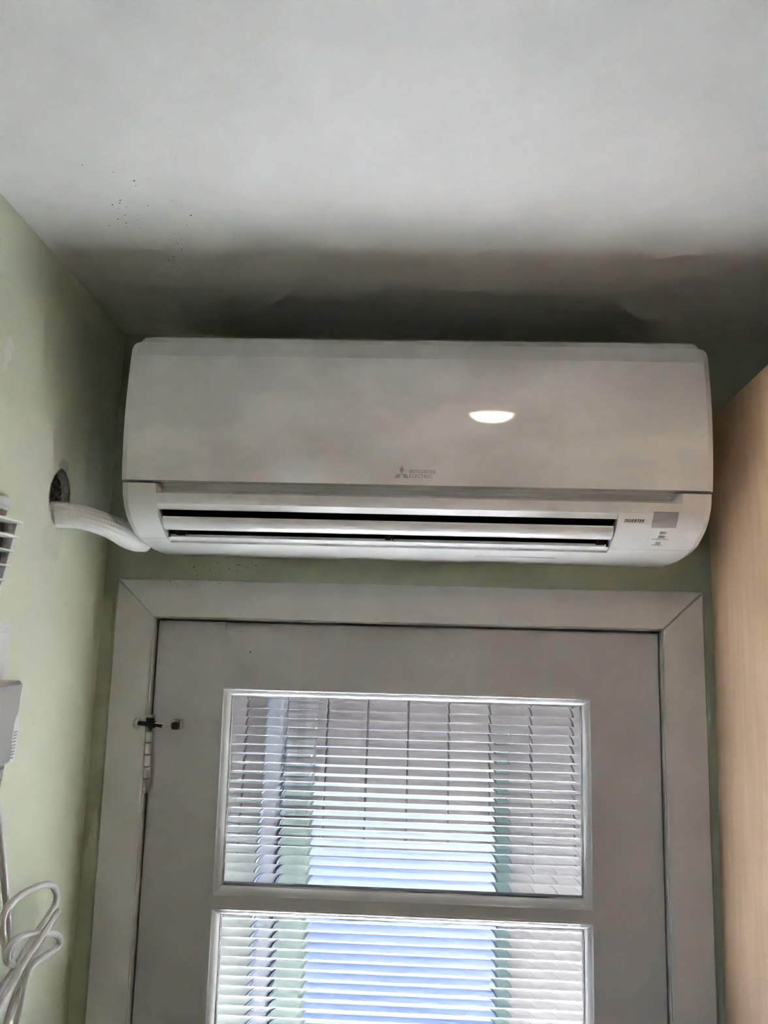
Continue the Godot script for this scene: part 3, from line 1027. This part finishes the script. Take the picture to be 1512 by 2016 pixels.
	for i in 10:
		var sh := 0.0
		s.set_smooth_group(2)
		quad(s, V(vl + sh, outer[i + 1].x, outer[i + 1].y), V(vr - sh, outer[i + 1].x, outer[i + 1].y), V(vr, outer[i].x, outer[i].y), V(vl, outer[i].x, outer[i].y))
		s.set_smooth_group(4)
		quad(s, V(vl, inner[i].x, inner[i].y), V(vr, inner[i].x, inner[i].y), V(vr, inner[i + 1].x, inner[i + 1].y), V(vl, inner[i + 1].x, inner[i + 1].y))
		s.set_smooth_group(-1)
		for x in [vl, vr]:
			face_out(s, [V(x, outer[i].x, outer[i].y), V(x, outer[i + 1].x, outer[i + 1].y), V(x, inner[i + 1].x, inner[i + 1].y), V(x, inner[i].x, inner[i].y)], V(0, 2.17, 0.18))
	for i in [0, 10]:
		face_out(s, [V(vl, outer[i].x, outer[i].y), V(vr, outer[i].x, outer[i].y), V(vr, inner[i].x, inner[i].y), V(vl, inner[i].x, inner[i].y)], V(0, 2.1718, 0.183))
	tag(part("vane", s, M.vane, ac), "long bright white air vane")
	# struts, inner bar and upright fins inside the outlet
	for x in [-0.332, -0.0335, 0.262]:
		s = st()
		cbox(s, V(x - 0.004, 2.158, 0.140), V(x + 0.004, 2.172, 0.166), 0.0008)
		cbox(s, V(x + 0.0055, 2.158, 0.142), V(x + 0.0075, 2.170, 0.162), 0.0004)
		part("vane_strut", s, M.darkgrey, ac)
	s = st()
	cbox(s, V(ol + 0.012, 2.1640, 0.1400), V(orr - 0.012, 2.1650, 0.1430), 0.0003)
	part("link_bar", s, M.dark, ac)
	for i in 12:
		var x := -0.325 + i * 0.0525
		s = st()
		cbox(s, V(x - 0.0009, 2.172, 0.105), V(x + 0.0009, 2.196, 0.165), 0.0004)
		part("fin", s, M.dark, ac)
	# front panel
	s = st()
	var cols := [-HALF, -HALF + 0.0085]
	for i in range(1, 16):
		cols.append(lerpf(-HALF + 0.0085, HALF - 0.0085, i / 16.0))
	cols.append_array([HALF - 0.0085, HALF])
	var ptop := 2.4262
	var pbot := 2.2262
	var rows := []
	for i in 41:
		rows.append(lerpf(pbot, 2.4030, i / 40.0))
	for a in [0.02, 0.25, 0.5, 0.75, 0.9, 1.0]:
		rows.append(lerpf(2.4030, ptop, a))
	var rc := 0.012
	var pt := func(i: int, j: int) -> Vector3:
		var y: float = rows[i]
		var half := HALF
		if y > ptop - rc:
			half -= rc - sqrt(maxf(0.0, rc * rc - pow(y - (ptop - rc), 2)))
		var u: float = cols[j] / HALF
		var x: float = cols[j]
		if j == 0 or j == cols.size() - 1:
			x = half * signf(u)
		elif absf(x) > half - 0.004:
			x = (half - 0.004) * signf(u)
		var drop := 0.0055 if (j == 0 or j == cols.size() - 1) else 0.0
		if y > 2.4030:
			drop = maxf(drop, 0.0055 * (y - 2.4030) / (ptop - 2.4030))
		return V(x, y, panel_z(y) - drop)
	for i in rows.size() - 1:
		for j in cols.size() - 1:
			s.set_smooth_group(1 if i < 40 and j > 0 and j < cols.size() - 2 else 2 if j == 0 else 3 if j == cols.size() - 2 else 4)
			quad(s, pt.call(i, j), pt.call(i, j + 1), pt.call(i + 1, j + 1), pt.call(i + 1, j))
	s.set_smooth_group(-1)
	var back := func(v: Vector3) -> Vector3: return Vector3(v.x, v.y, 0.1945)
	for i in rows.size() - 1:
		for j in [0, cols.size() - 1]:
			var a: Vector3 = pt.call(i, j)
			var b: Vector3 = pt.call(i + 1, j)
			face_out(s, [a, b, back.call(b), back.call(a)], Vector3(0, a.y, 0.2))
	for j in cols.size() - 1:
		for i in [0, rows.size() - 1]:
			var a: Vector3 = pt.call(i, j)
			var b: Vector3 = pt.call(i, j + 1)
			face_out(s, [a, b, back.call(b), back.call(a)], V(0, 2.3, 0.2))
	part("front_panel", s, M.panel, ac)
	# three-diamond emblem and lettering
	s = st()
	var ec := Vector2(-0.0150, 2.2407 - AY)
	var a0 := 0.0063
	var zf := panel_z(2.2407)
	var tl := atan2(panel_z(2.2437) - panel_z(2.2377), 0.006)
	for k in 3:
		var th := PI / 2 + k * TAU / 3
		var u := Vector2.from_angle(th - PI / 6) * a0
		var v := Vector2.from_angle(th + PI / 6) * a0
		var gap := Vector2.from_angle(th) * 0.0002
		prism(s, PackedVector2Array([gap, gap + u, gap + u + v, gap + v]), -0.0003, 0.0003, Transform3D(Basis(Vector3.RIGHT, tl), Vector3(ec.x, ec.y, zf + 0.0001)))
	tag(part("emblem", s, M.logo, ac), "grey three-diamond emblem")
	lettering("MITSUBISHI", 0.0350, 0.0047, M.logo, ac, "lettering", V(0.0130, 2.2443, panel_z(2.2443) + 0.0002), tl)
	lettering("ELECTRIC", 0.0305, 0.0047, M.logo, ac, "lettering", V(0.0107, 2.2380, panel_z(2.2380) + 0.0002), tl)
	# display plate, receiver window, lamps and print
	s = st()
	plate(s, 0.2775, 0.3245, 2.1590, 2.1975, 0.0004)
	part("display_plate", s, M.plastic, ac)
	s = st()
	plate(s, 0.3250, 0.3600, 2.1590, 2.1792, 0.0004)
	part("lamp_plate", s, M.plastic, ac)
	s = st()
	plate(s, 0.3235, 0.3565, 2.1800, 2.1990, 0.0008)
	tag(part("receiver_window", s, M.window, ac), "dull violet grey receiver window")
	for e in [[0.3417, 2.1738], [0.3417, 2.1690]]:
		s = st()
		plate(s, e[0] - 0.0042, e[0] + 0.0042, e[1] - 0.0012, e[1] + 0.0012, 0.0010, 2)
		part("indicator_lamp", s, M.logo, ac)
	s = st()
	plate(s, 0.3375, 0.3440, 2.1603, 2.1630, 0.0010, 2)
	part("reset_button", s, M.logo, ac)
	var tt := atan2(pz(2.190) - pz(2.183), 0.007)
	lettering("INVERTER", 0.0262, 0.0052, M.print, ac, "lettering", V(0.2995, 2.1868, pz(2.1868) + 0.0007), tt, 0.2)
	tt = atan2(pz(2.168) - pz(2.163), 0.005)
	lettering("OPERATION", 0.0225, 0.0020, M.print, ac, "lettering", V(0.3417, 2.1658, pz(2.1658) + 0.0009), tt, 0.0, false)
	tt = atan2(pz(2.161) - pz(2.158), 0.003)
	lettering("RESET", 0.0135, 0.0016, M.print, ac, "lettering", V(0.3410, 2.1592, pz(2.1592) + 0.0009), tt, 0.0, false)
	# rating label under the body
	s = st()
	var zz := [0.0300, 0.0980]
	var under := func(x0: float, x1: float, z0: float, z1: float, lift: float) -> void:
		var pts := [V(x0, py(z0) - lift, z0), V(x1, py(z0) - lift, z0), V(x1, py(z1) - lift, z1), V(x0, py(z1) - lift, z1)]
		quad(s, pts[0], pts[1], pts[2], pts[3])
		for k in 4:
			face_out(s, [pts[k], pts[(k + 1) % 4], pts[(k + 1) % 4] + Vector3(0, lift + 0.0003, 0), pts[k] + Vector3(0, lift + 0.0003, 0)], (pts[0] + pts[2]) / 2)
	under.call(0.095, 0.213, zz[0], zz[1], 0.0004)
	tag(part("rating_label", s, M.sticker, ac), "pale printed rating label")
	s = st()
	for r in [[0.098, 0.146, 0.080, 0.093], [0.102, 0.150, 0.056, 0.072], [0.098, 0.130, 0.036, 0.048], [0.157, 0.171, 0.058, 0.092], [0.178, 0.209, 0.076, 0.091]]:
		under.call(r[0], r[1], r[2], r[3], 0.0006)
	part("label_print", s, M.print, ac)
	s = st()
	under.call(0.184, 0.211, 0.036, 0.060, 0.0006)
	part("label_block", s, M.window, ac)

func cbox_between(s: SurfaceTool, x0: float, x1: float, p: Vector2, q: Vector2, n: Vector2, lift: float, thick: float) -> void:
	var a := p + n * lift
	var b := q + n * lift
	var c := q - n * thick
	var d := p - n * thick
	var mid := V((x0 + x1) / 2, (a.x + c.x) / 2, (a.y + c.y) / 2)
	var L := [a, b, c, d]
	for k in 4:
		var u: Vector2 = L[k]
		var v: Vector2 = L[(k + 1) % 4]
		face_out(s, [V(x0, u.x, u.y), V(x1, u.x, u.y), V(x1, v.x, v.y), V(x0, v.x, v.y)], mid)
	for x in [x0, x1]:
		face_out(s, [V(x, a.x, a.y), V(x, b.x, b.y), V(x, c.x, c.y), V(x, d.x, d.y)], mid)

# ---------------------------------------------------------------- pipe sleeve from the wall to the air conditioner
func build_hose() -> void:
	var at := Vector3(-0.487, 2.176, 0.199)
	var h := thing("pipe_sleeve", "white woven pipe sleeve running from the wall hole to the air conditioner", "hose", at)
	var pts := [Vector3(-0.545, 2.172, 0.205), Vector3(-0.4977, 2.176, 0.200), Vector3(-0.4769, 2.1765, 0.195), Vector3(-0.4596, 2.1757, 0.185), Vector3(-0.4381, 2.1704, 0.165), Vector3(-0.4252, 2.1644, 0.14), Vector3(-0.4155, 2.1569, 0.112), Vector3(-0.400, 2.153, 0.085)]
	var path := smooth_path(pts.map(func(p): return p - at), 22)
	var segs := 64
	var s := st()
	var n := path.size()
	# woven relief: fine ribs along and across, smoother towards the taped end
	tube(s, path, func(i, k):
		var t: float = float(i) / n
		var weave: float = 0.00055 * (1.0 - smoothstep(0.62, 0.8, t))
		var bulge: float = 0.0012 * sin(t * 9.0)
		return 0.0172 + bulge + weave * (sin(k * TAU / 4.0) + 0.8 * sin(i * TAU / 3.0)) - 0.003 * smoothstep(0.9, 1.0, t), segs)
	part("sleeve", s, M.white, h)
	s = st()
	var tp := []
	for i in range(int(n * 0.80), n):
		tp.append(path[i])
	tube(s, tp, func(i, k): return 0.0176 + 0.0006 * sin(i * 0.9 + k * 0.3) - 0.0025 * float(i) / tp.size(), 32)
	tag(part("tape_wrap", s, M.white, h), "white tape wound round the sleeve end")

# ---------------------------------------------------------------- louvred vent on the left wall
func on_wall(called: String, label: String, category: String, y: float, z: float) -> Node3D:
	var o := thing(called, label, category)
	o.transform = on_left * Transform3D(Basis(), Vector3(0, y, z))
	return o

func build_vent() -> void:
	var v := on_wall("wall_vent", "white louvred vent at the left edge, above the socket box", "vent", 2.045, 0.347)
	var s := st()
	# wedge-shaped end: deeper at the top
	prism(s, PackedVector2Array([Vector2(0.0, 0.016), Vector2(0.0042, 0.016), Vector2(0.0178, 0.101), Vector2(0.0, 0.104)]), 0.0, 0.002, Transform3D(), 0.0005)
	part("end_cap", s, M.white, v)
	s = st()
	cbox(s, Vector3(0.0, 0.0, 0.002), Vector3(0.0025, 0.104, 0.30), 0.0005)
	part("back_plate", s, M.vent_dark, v)
	for k in 6:
		var y := 0.0155 + 0.01705 * k
		var d := 0.0062 + 0.00355 * k
		s = st()
		cbox(s, Vector3(0.0026, y - 0.0014, -0.001), Vector3(d, y + 0.0014, 0.30), 0.0006)
		part("louvre", s, M.white, v)
	s = st()
	prism(s, PackedVector2Array([Vector2(0.0, 0.115), Vector2(0.0045, 0.115), Vector2(0.006, 0.118), Vector2(0.005, 0.129), Vector2(0.0, 0.134)]), 0.0, 0.30, Transform3D(), 0.0006)
	part("mounting_bracket", s, M.white, v)
	s = st()
	lathe(s, [Vector2(0.0, 0.0065), Vector2(0.0028, 0.006), Vector2(0.0034, 0.003), Vector2(0.0034, 0.0)], aim(Vector3(0.0, 0.1105, 0.010), Vector3.RIGHT), 16, true)
	part("screw", s, M.white, v)

func build_socket_and_cord() -> void:
	var b := on_wall("socket_box", "white surface socket box at the left edge, just over the plug", "socket", 1.950, 0.33)
	var s := st()
	prism(s, round_rect(0.0, 0.075, 0.0, 0.079, 0.004), 0.0, 0.0125, Transform3D(Basis(Vector3(0, 0, 1), Vector3.UP, Vector3(-1, 0, 0)), Vector3(0.0125, 0, 0.0)), 0.0)
	part("box", s, M.white, b)
	s = st()
	prism(s, round_rect(0.010, 0.065, 0.012, 0.067, 0.003), 0.0, 0.0016, Transform3D(Basis(Vector3(0, 0, -1), Vector3.UP, Vector3(1, 0, 0)), Vector3(0.0125, 0, 0.075)), 0.0005)
	part("face_plate", s, M.white, b)
	# plug, held in front of the wall, and its knotted cord
	var at := Vector3(-0.468, 1.868, 0.34)
	var c := thing("power_cord", "thick pale grey power cord with a large plug, looped and knotted by the left wall", "power cord", at)
	var R := func(z: float, y: float) -> Vector2: return Vector2(-(z - at.z), y - at.y)
	var plane := Transform3D(Basis(Vector3(0, 0, -1), Vector3.UP, Vector3(1, 0, 0)), Vector3.ZERO)
	s = st()
	prism(s, PackedVector2Array([R.call(0.392, 1.961), R.call(0.392, 1.925), R.call(0.372, 1.868), R.call(0.341, 1.868), R.call(0.340, 1.880), R.call(0.3385, 1.913), R.call(0.3312, 1.926), R.call(0.3300, 1.944), R.call(0.3275, 1.957), R.call(0.3310, 1.9605)]), -0.010, 0.022, plane, 0.004)
	part("plug", s, M.plug, c)
	s = st()
	prism(s, PackedVector2Array([R.call(0.3435, 1.910), R.call(0.3415, 1.8685), R.call(0.3305, 1.8685), R.call(0.3245, 1.906), R.call(0.3310, 1.924)]), -0.006, 0.0195, plane, 0.001)
	var grip := part("finger_grip", s, M.white, c)
	tag(grip, "bright white ribbed finger grip")
	for k in 9:
		s = st()
		var y := 1.8735 + k * 0.0036
		var z := lerpf(0.3335, 0.3290, k / 8.0)
		cbox(s, Vector3(0.0192, y - 0.0006 - at.y, z - at.z), Vector3(0.0204, y + 0.0006 - at.y, z + 0.0070 - at.z), 0.0003)
		part("ridge", s, M.plug, grip)
	s = st()
	var loop := smooth_path([Vector3(0.012, 1.9385, 0.3315), Vector3(0.013, 1.9475, 0.3285), Vector3(0.013, 1.9490, 0.3225), Vector3(0.013, 1.9440, 0.3185), Vector3(0.012, 1.9250, 0.3172), Vector3(0.010, 1.9075, 0.3250)].map(func(p): return Vector3(p.x, p.y - at.y, p.z - at.z)), 5)
	tube(s, loop, func(_i, _k): return 0.0016, 8)
	tag(part("latch_loop", s, M.white, c), "small shiny loop on the side of the plug")
	s = st()
	prism(s, PackedVector2Array([R.call(0.3312, 1.944), R.call(0.3312, 1.924), R.call(0.3250, 1.908), R.call(0.3182, 1.925), R.call(0.3190, 1.944)]), 0.002, 0.008, plane)
	part("latch_web", s, M.plug, c)
	# strain relief
	var top := Vector3(-0.463, 1.868, 0.3385)
	s = st()
	var rel := []
	for k in 6:
		rel.append_array([Vector2(0.0078 - 0.0004 * k, 0.0057 * k + 0.0003), Vector2(0.0078 - 0.0004 * k, 0.0057 * k + 0.0040), Vector2(0.0060, 0.0057 * k + 0.0044), Vector2(0.0060, 0.0057 * k + 0.0056)])
	rel.push_front(Vector2(0, 0))
	rel.append(Vector2(0, 0.035))
	lathe(s, rel, aim(top - at, Vector3(-0.10, -1.0, -0.16)), 20)
	part("strain_relief", s, M.plug, c)
	# the cord as one run: down, round the knot, out below the frame and back through two more loops
	var P := [Vector3(-0.4636, 1.862, 0.3375), Vector3(-0.4665, 1.8387, 0.331), Vector3(-0.468, 1.8053, 0.3152), Vector3(-0.469, 1.7669, 0.2992), Vector3(-0.470, 1.7271, 0.2834), Vector3(-0.471, 1.6868, 0.2676), Vector3(-0.471, 1.6533, 0.2553), Vector3(-0.470, 1.634, 0.2480), Vector3(-0.467, 1.6222, 0.2529), Vector3(-0.463, 1.626, 0.268), Vector3(-0.462, 1.6399, 0.277), Vector3(-0.462, 1.6733, 0.2927), Vector3(-0.461, 1.6905, 0.2922), Vector3(-0.460, 1.6985, 0.270), Vector3(-0.458, 1.6979, 0.2352), Vector3(-0.456, 1.6939, 0.2051)]
	P.append_array([Vector3(-0.456, 1.685, 0.1807), Vector3(-0.458, 1.6693, 0.1616), Vector3(-0.462, 1.6527, 0.1526), Vector3(-0.465, 1.6399, 0.1642), Vector3(-0.466, 1.6327, 0.1846), Vector3(-0.468, 1.6213, 0.2052), Vector3(-0.468, 1.6117, 0.2252), Vector3(-0.466, 1.604, 0.2531), Vector3(-0.462, 1.6017, 0.2854), Vector3(-0.455, 1.5973, 0.3219), Vector3(-0.451, 1.588, 0.340), Vector3(-0.450, 1.580, 0.336), Vector3(-0.450, 1.5861, 0.3256), Vector3(-0.448, 1.5977, 0.3081)])
	var Q := [Vector3(-0.447, 1.6088, 0.2887), Vector3(-0.446, 1.6215, 0.2697), Vector3(-0.445, 1.6335, 0.2406), Vector3(-0.446, 1.6451, 0.1993), Vector3(-0.455, 1.6442, 0.1589), Vector3(-0.466, 1.6338, 0.1397), Vector3(-0.473, 1.6093, 0.1579), Vector3(-0.474, 1.5903, 0.1845), Vector3(-0.473, 1.569, 0.2165), Vector3(-0.470, 1.5519, 0.2389), Vector3(-0.468, 1.5332, 0.2449), Vector3(-0.465, 1.520, 0.2420), Vector3(-0.462, 1.5205, 0.2342), Vector3(-0.462, 1.5395, 0.2336), Vector3(-0.463, 1.5544, 0.226), Vector3(-0.464, 1.5702, 0.2184)]
	Q.append_array([Vector3(-0.465, 1.5857, 0.2112), Vector3(-0.464, 1.5962, 0.2009), Vector3(-0.462, 1.5948, 0.1727), Vector3(-0.458, 1.5955, 0.1466), Vector3(-0.455, 1.6037, 0.1442), Vector3(-0.453, 1.6173, 0.1617), Vector3(-0.452, 1.6312, 0.1924), Vector3(-0.452, 1.6471, 0.237), Vector3(-0.453, 1.6534, 0.2697), Vector3(-0.455, 1.6482, 0.286), Vector3(-0.458, 1.6339, 0.281), Vector3(-0.459, 1.6202, 0.2615)])
	P.append_array(Q)
	s = st()
	tube(s, smooth_path(P.map(func(p): return p - at), 7), func(_i, _k): return 0.0043, 14)
	part("cord", s, M.cord, c)

# ---------------------------------------------------------------- hinge-pin door stop
func build_door_stop() -> void:
	var at := Vector3(-0.4, 1.8745, 0.0)
	var o := thing("hinge_door_stop", "small black and chrome hinge-pin door stop on top of the hinge", "door stop", at)
	var s := st()
	lathe(s, [Vector2(0, 0.0), Vector2(0.0068, 0.0), Vector2(0.0080, 0.001), Vector2(0.0080, 0.0048), Vector2(0.0068, 0.0060), Vector2(0.0, 0.0060)], aim(Vector3(-0.0185, 0.001, 0.018), Vector3(0.93, -0.06, 0.35)), 24)
	tag(part("wall_bumper", s, M.bumper, o), "worn cream round bumper")
	s = st()
	lathe(s, [Vector2(0, 0.0), Vector2(0.0035, 0.0), Vector2(0.0035, 0.022), Vector2(0, 0.022)], aim(Vector3(-0.0135, 0.0012, 0.020), Vector3(1, -0.04, 0.12)), 16)
	lathe(s, [Vector2(0, 0.0), Vector2(0.0031, 0.0), Vector2(0.0031, 0.012), Vector2(0, 0.012)], aim(Vector3(0.0125, 0.0002, 0.023), Vector3(1, -0.12, 0.0)), 16)
	part("threaded_rod", s, M.black, o)
	s = st()
	lathe(s, [Vector2(0, 0.0), Vector2(0.0056, 0.0), Vector2(0.0062, 0.0007), Vector2(0.0062, 0.0098), Vector2(0.0056, 0.0105), Vector2(0, 0.0105)], aim(Vector3(0.0035, 0.0008, 0.0215), Vector3(1, -0.10, 0.05)), 6)
	part("nut", s, M.black, o)
	s = st()
	cbox(s, Vector3(-0.0060, 0.0088, 0.002), Vector3(0.0060, 0.0134, 0.016), 0.001)
	part("pin_head", s, M.trim, o)
	s = st()
	cbox(s, Vector3(-0.0050, -0.0048, 0.004), Vector3(0.0070, 0.0085, 0.0150), 0.001)
	part("bracket", s, M.black, o)
	s = st()
	lathe(s, [Vector2(0, 0.0), Vector2(0.0017, 0.0), Vector2(0.0012, 0.026), Vector2(0, 0.026)], aim(Vector3(0.012, 0.0030, 0.024), Vector3(1, -0.05, -0.03)), 12)
	part("arm", s, M.chrome, o)
	s = st()
	cbox(s, Vector3(0.0390, -0.0062, 0.0160), Vector3(0.0515, 0.0050, 0.0245), 0.002)
	part("door_bumper", s, M.black, o)
	s = st()
	cbox(s, Vector3(0.0516, -0.0080, 0.010), Vector3(0.0545, 0.0082, 0.0225), 0.0012)
	part("chrome_cap", s, M.chrome, o)
	s = st()
	cbox(s, Vector3(0.038, -0.0078, -0.0018), Vector3(0.053, 0.0080, 0.0158), 0.0015)
	part("chrome_seat", s, M.chrome, o)

# ---------------------------------------------------------------- ceiling lamps (all above or behind the frame)
func build_lights() -> void:
	var spots := [[0.166, 0.805, "nearest the air conditioner"], [0.33, 3.30, "at the far end of the room, left"], [1.30, 3.30, "at the far end of the room, right"]]
	for e in spots:
		var o := thing("recessed_light", "round white ceiling downlight " + e[2], "ceiling light", Vector3(e[0], CEIL, e[1]), Vector3.ZERO, "ceiling downlights")
		var down := Transform3D(Basis(Vector3.RIGHT, Vector3.FORWARD, Vector3.UP), Vector3.ZERO)
		var s := st()
		lathe(s, [Vector2(0.027, -0.001), Vector2(0.029, -0.004), Vector2(0.040, -0.0055), Vector2(0.064, -0.0045), Vector2(0.072, -0.0015), Vector2(0.072, 0.0)], down, 48, true)
		part("trim_ring", s, M.white, o)
		s = st()
		lathe(s, [Vector2(0.0, -0.0022), Vector2(0.0275, -0.0018), Vector2(0.0275, -0.0006), Vector2(0, -0.0006)], down, 48)
		part("lamp_lens", s, M.lamp, o)
		var l := SpotLight3D.new()
		l.name = "lamp_glow"
		l.light_color = Color(1.0, 0.92, 0.82)
		l.light_energy = 0.0100 if e[1] < 1.0 else 0.02
		l.light_size = 0.045
		l.spot_range = 8.0
		l.spot_attenuation = 2.0
		l.spot_angle = 86.0
		l.spot_angle_attenuation = 0.3
		l.shadow_enabled = true
		l.position = Vector3(0, -0.008, 0)
		l.rotation.x = -PI / 2
		o.add_child(l)
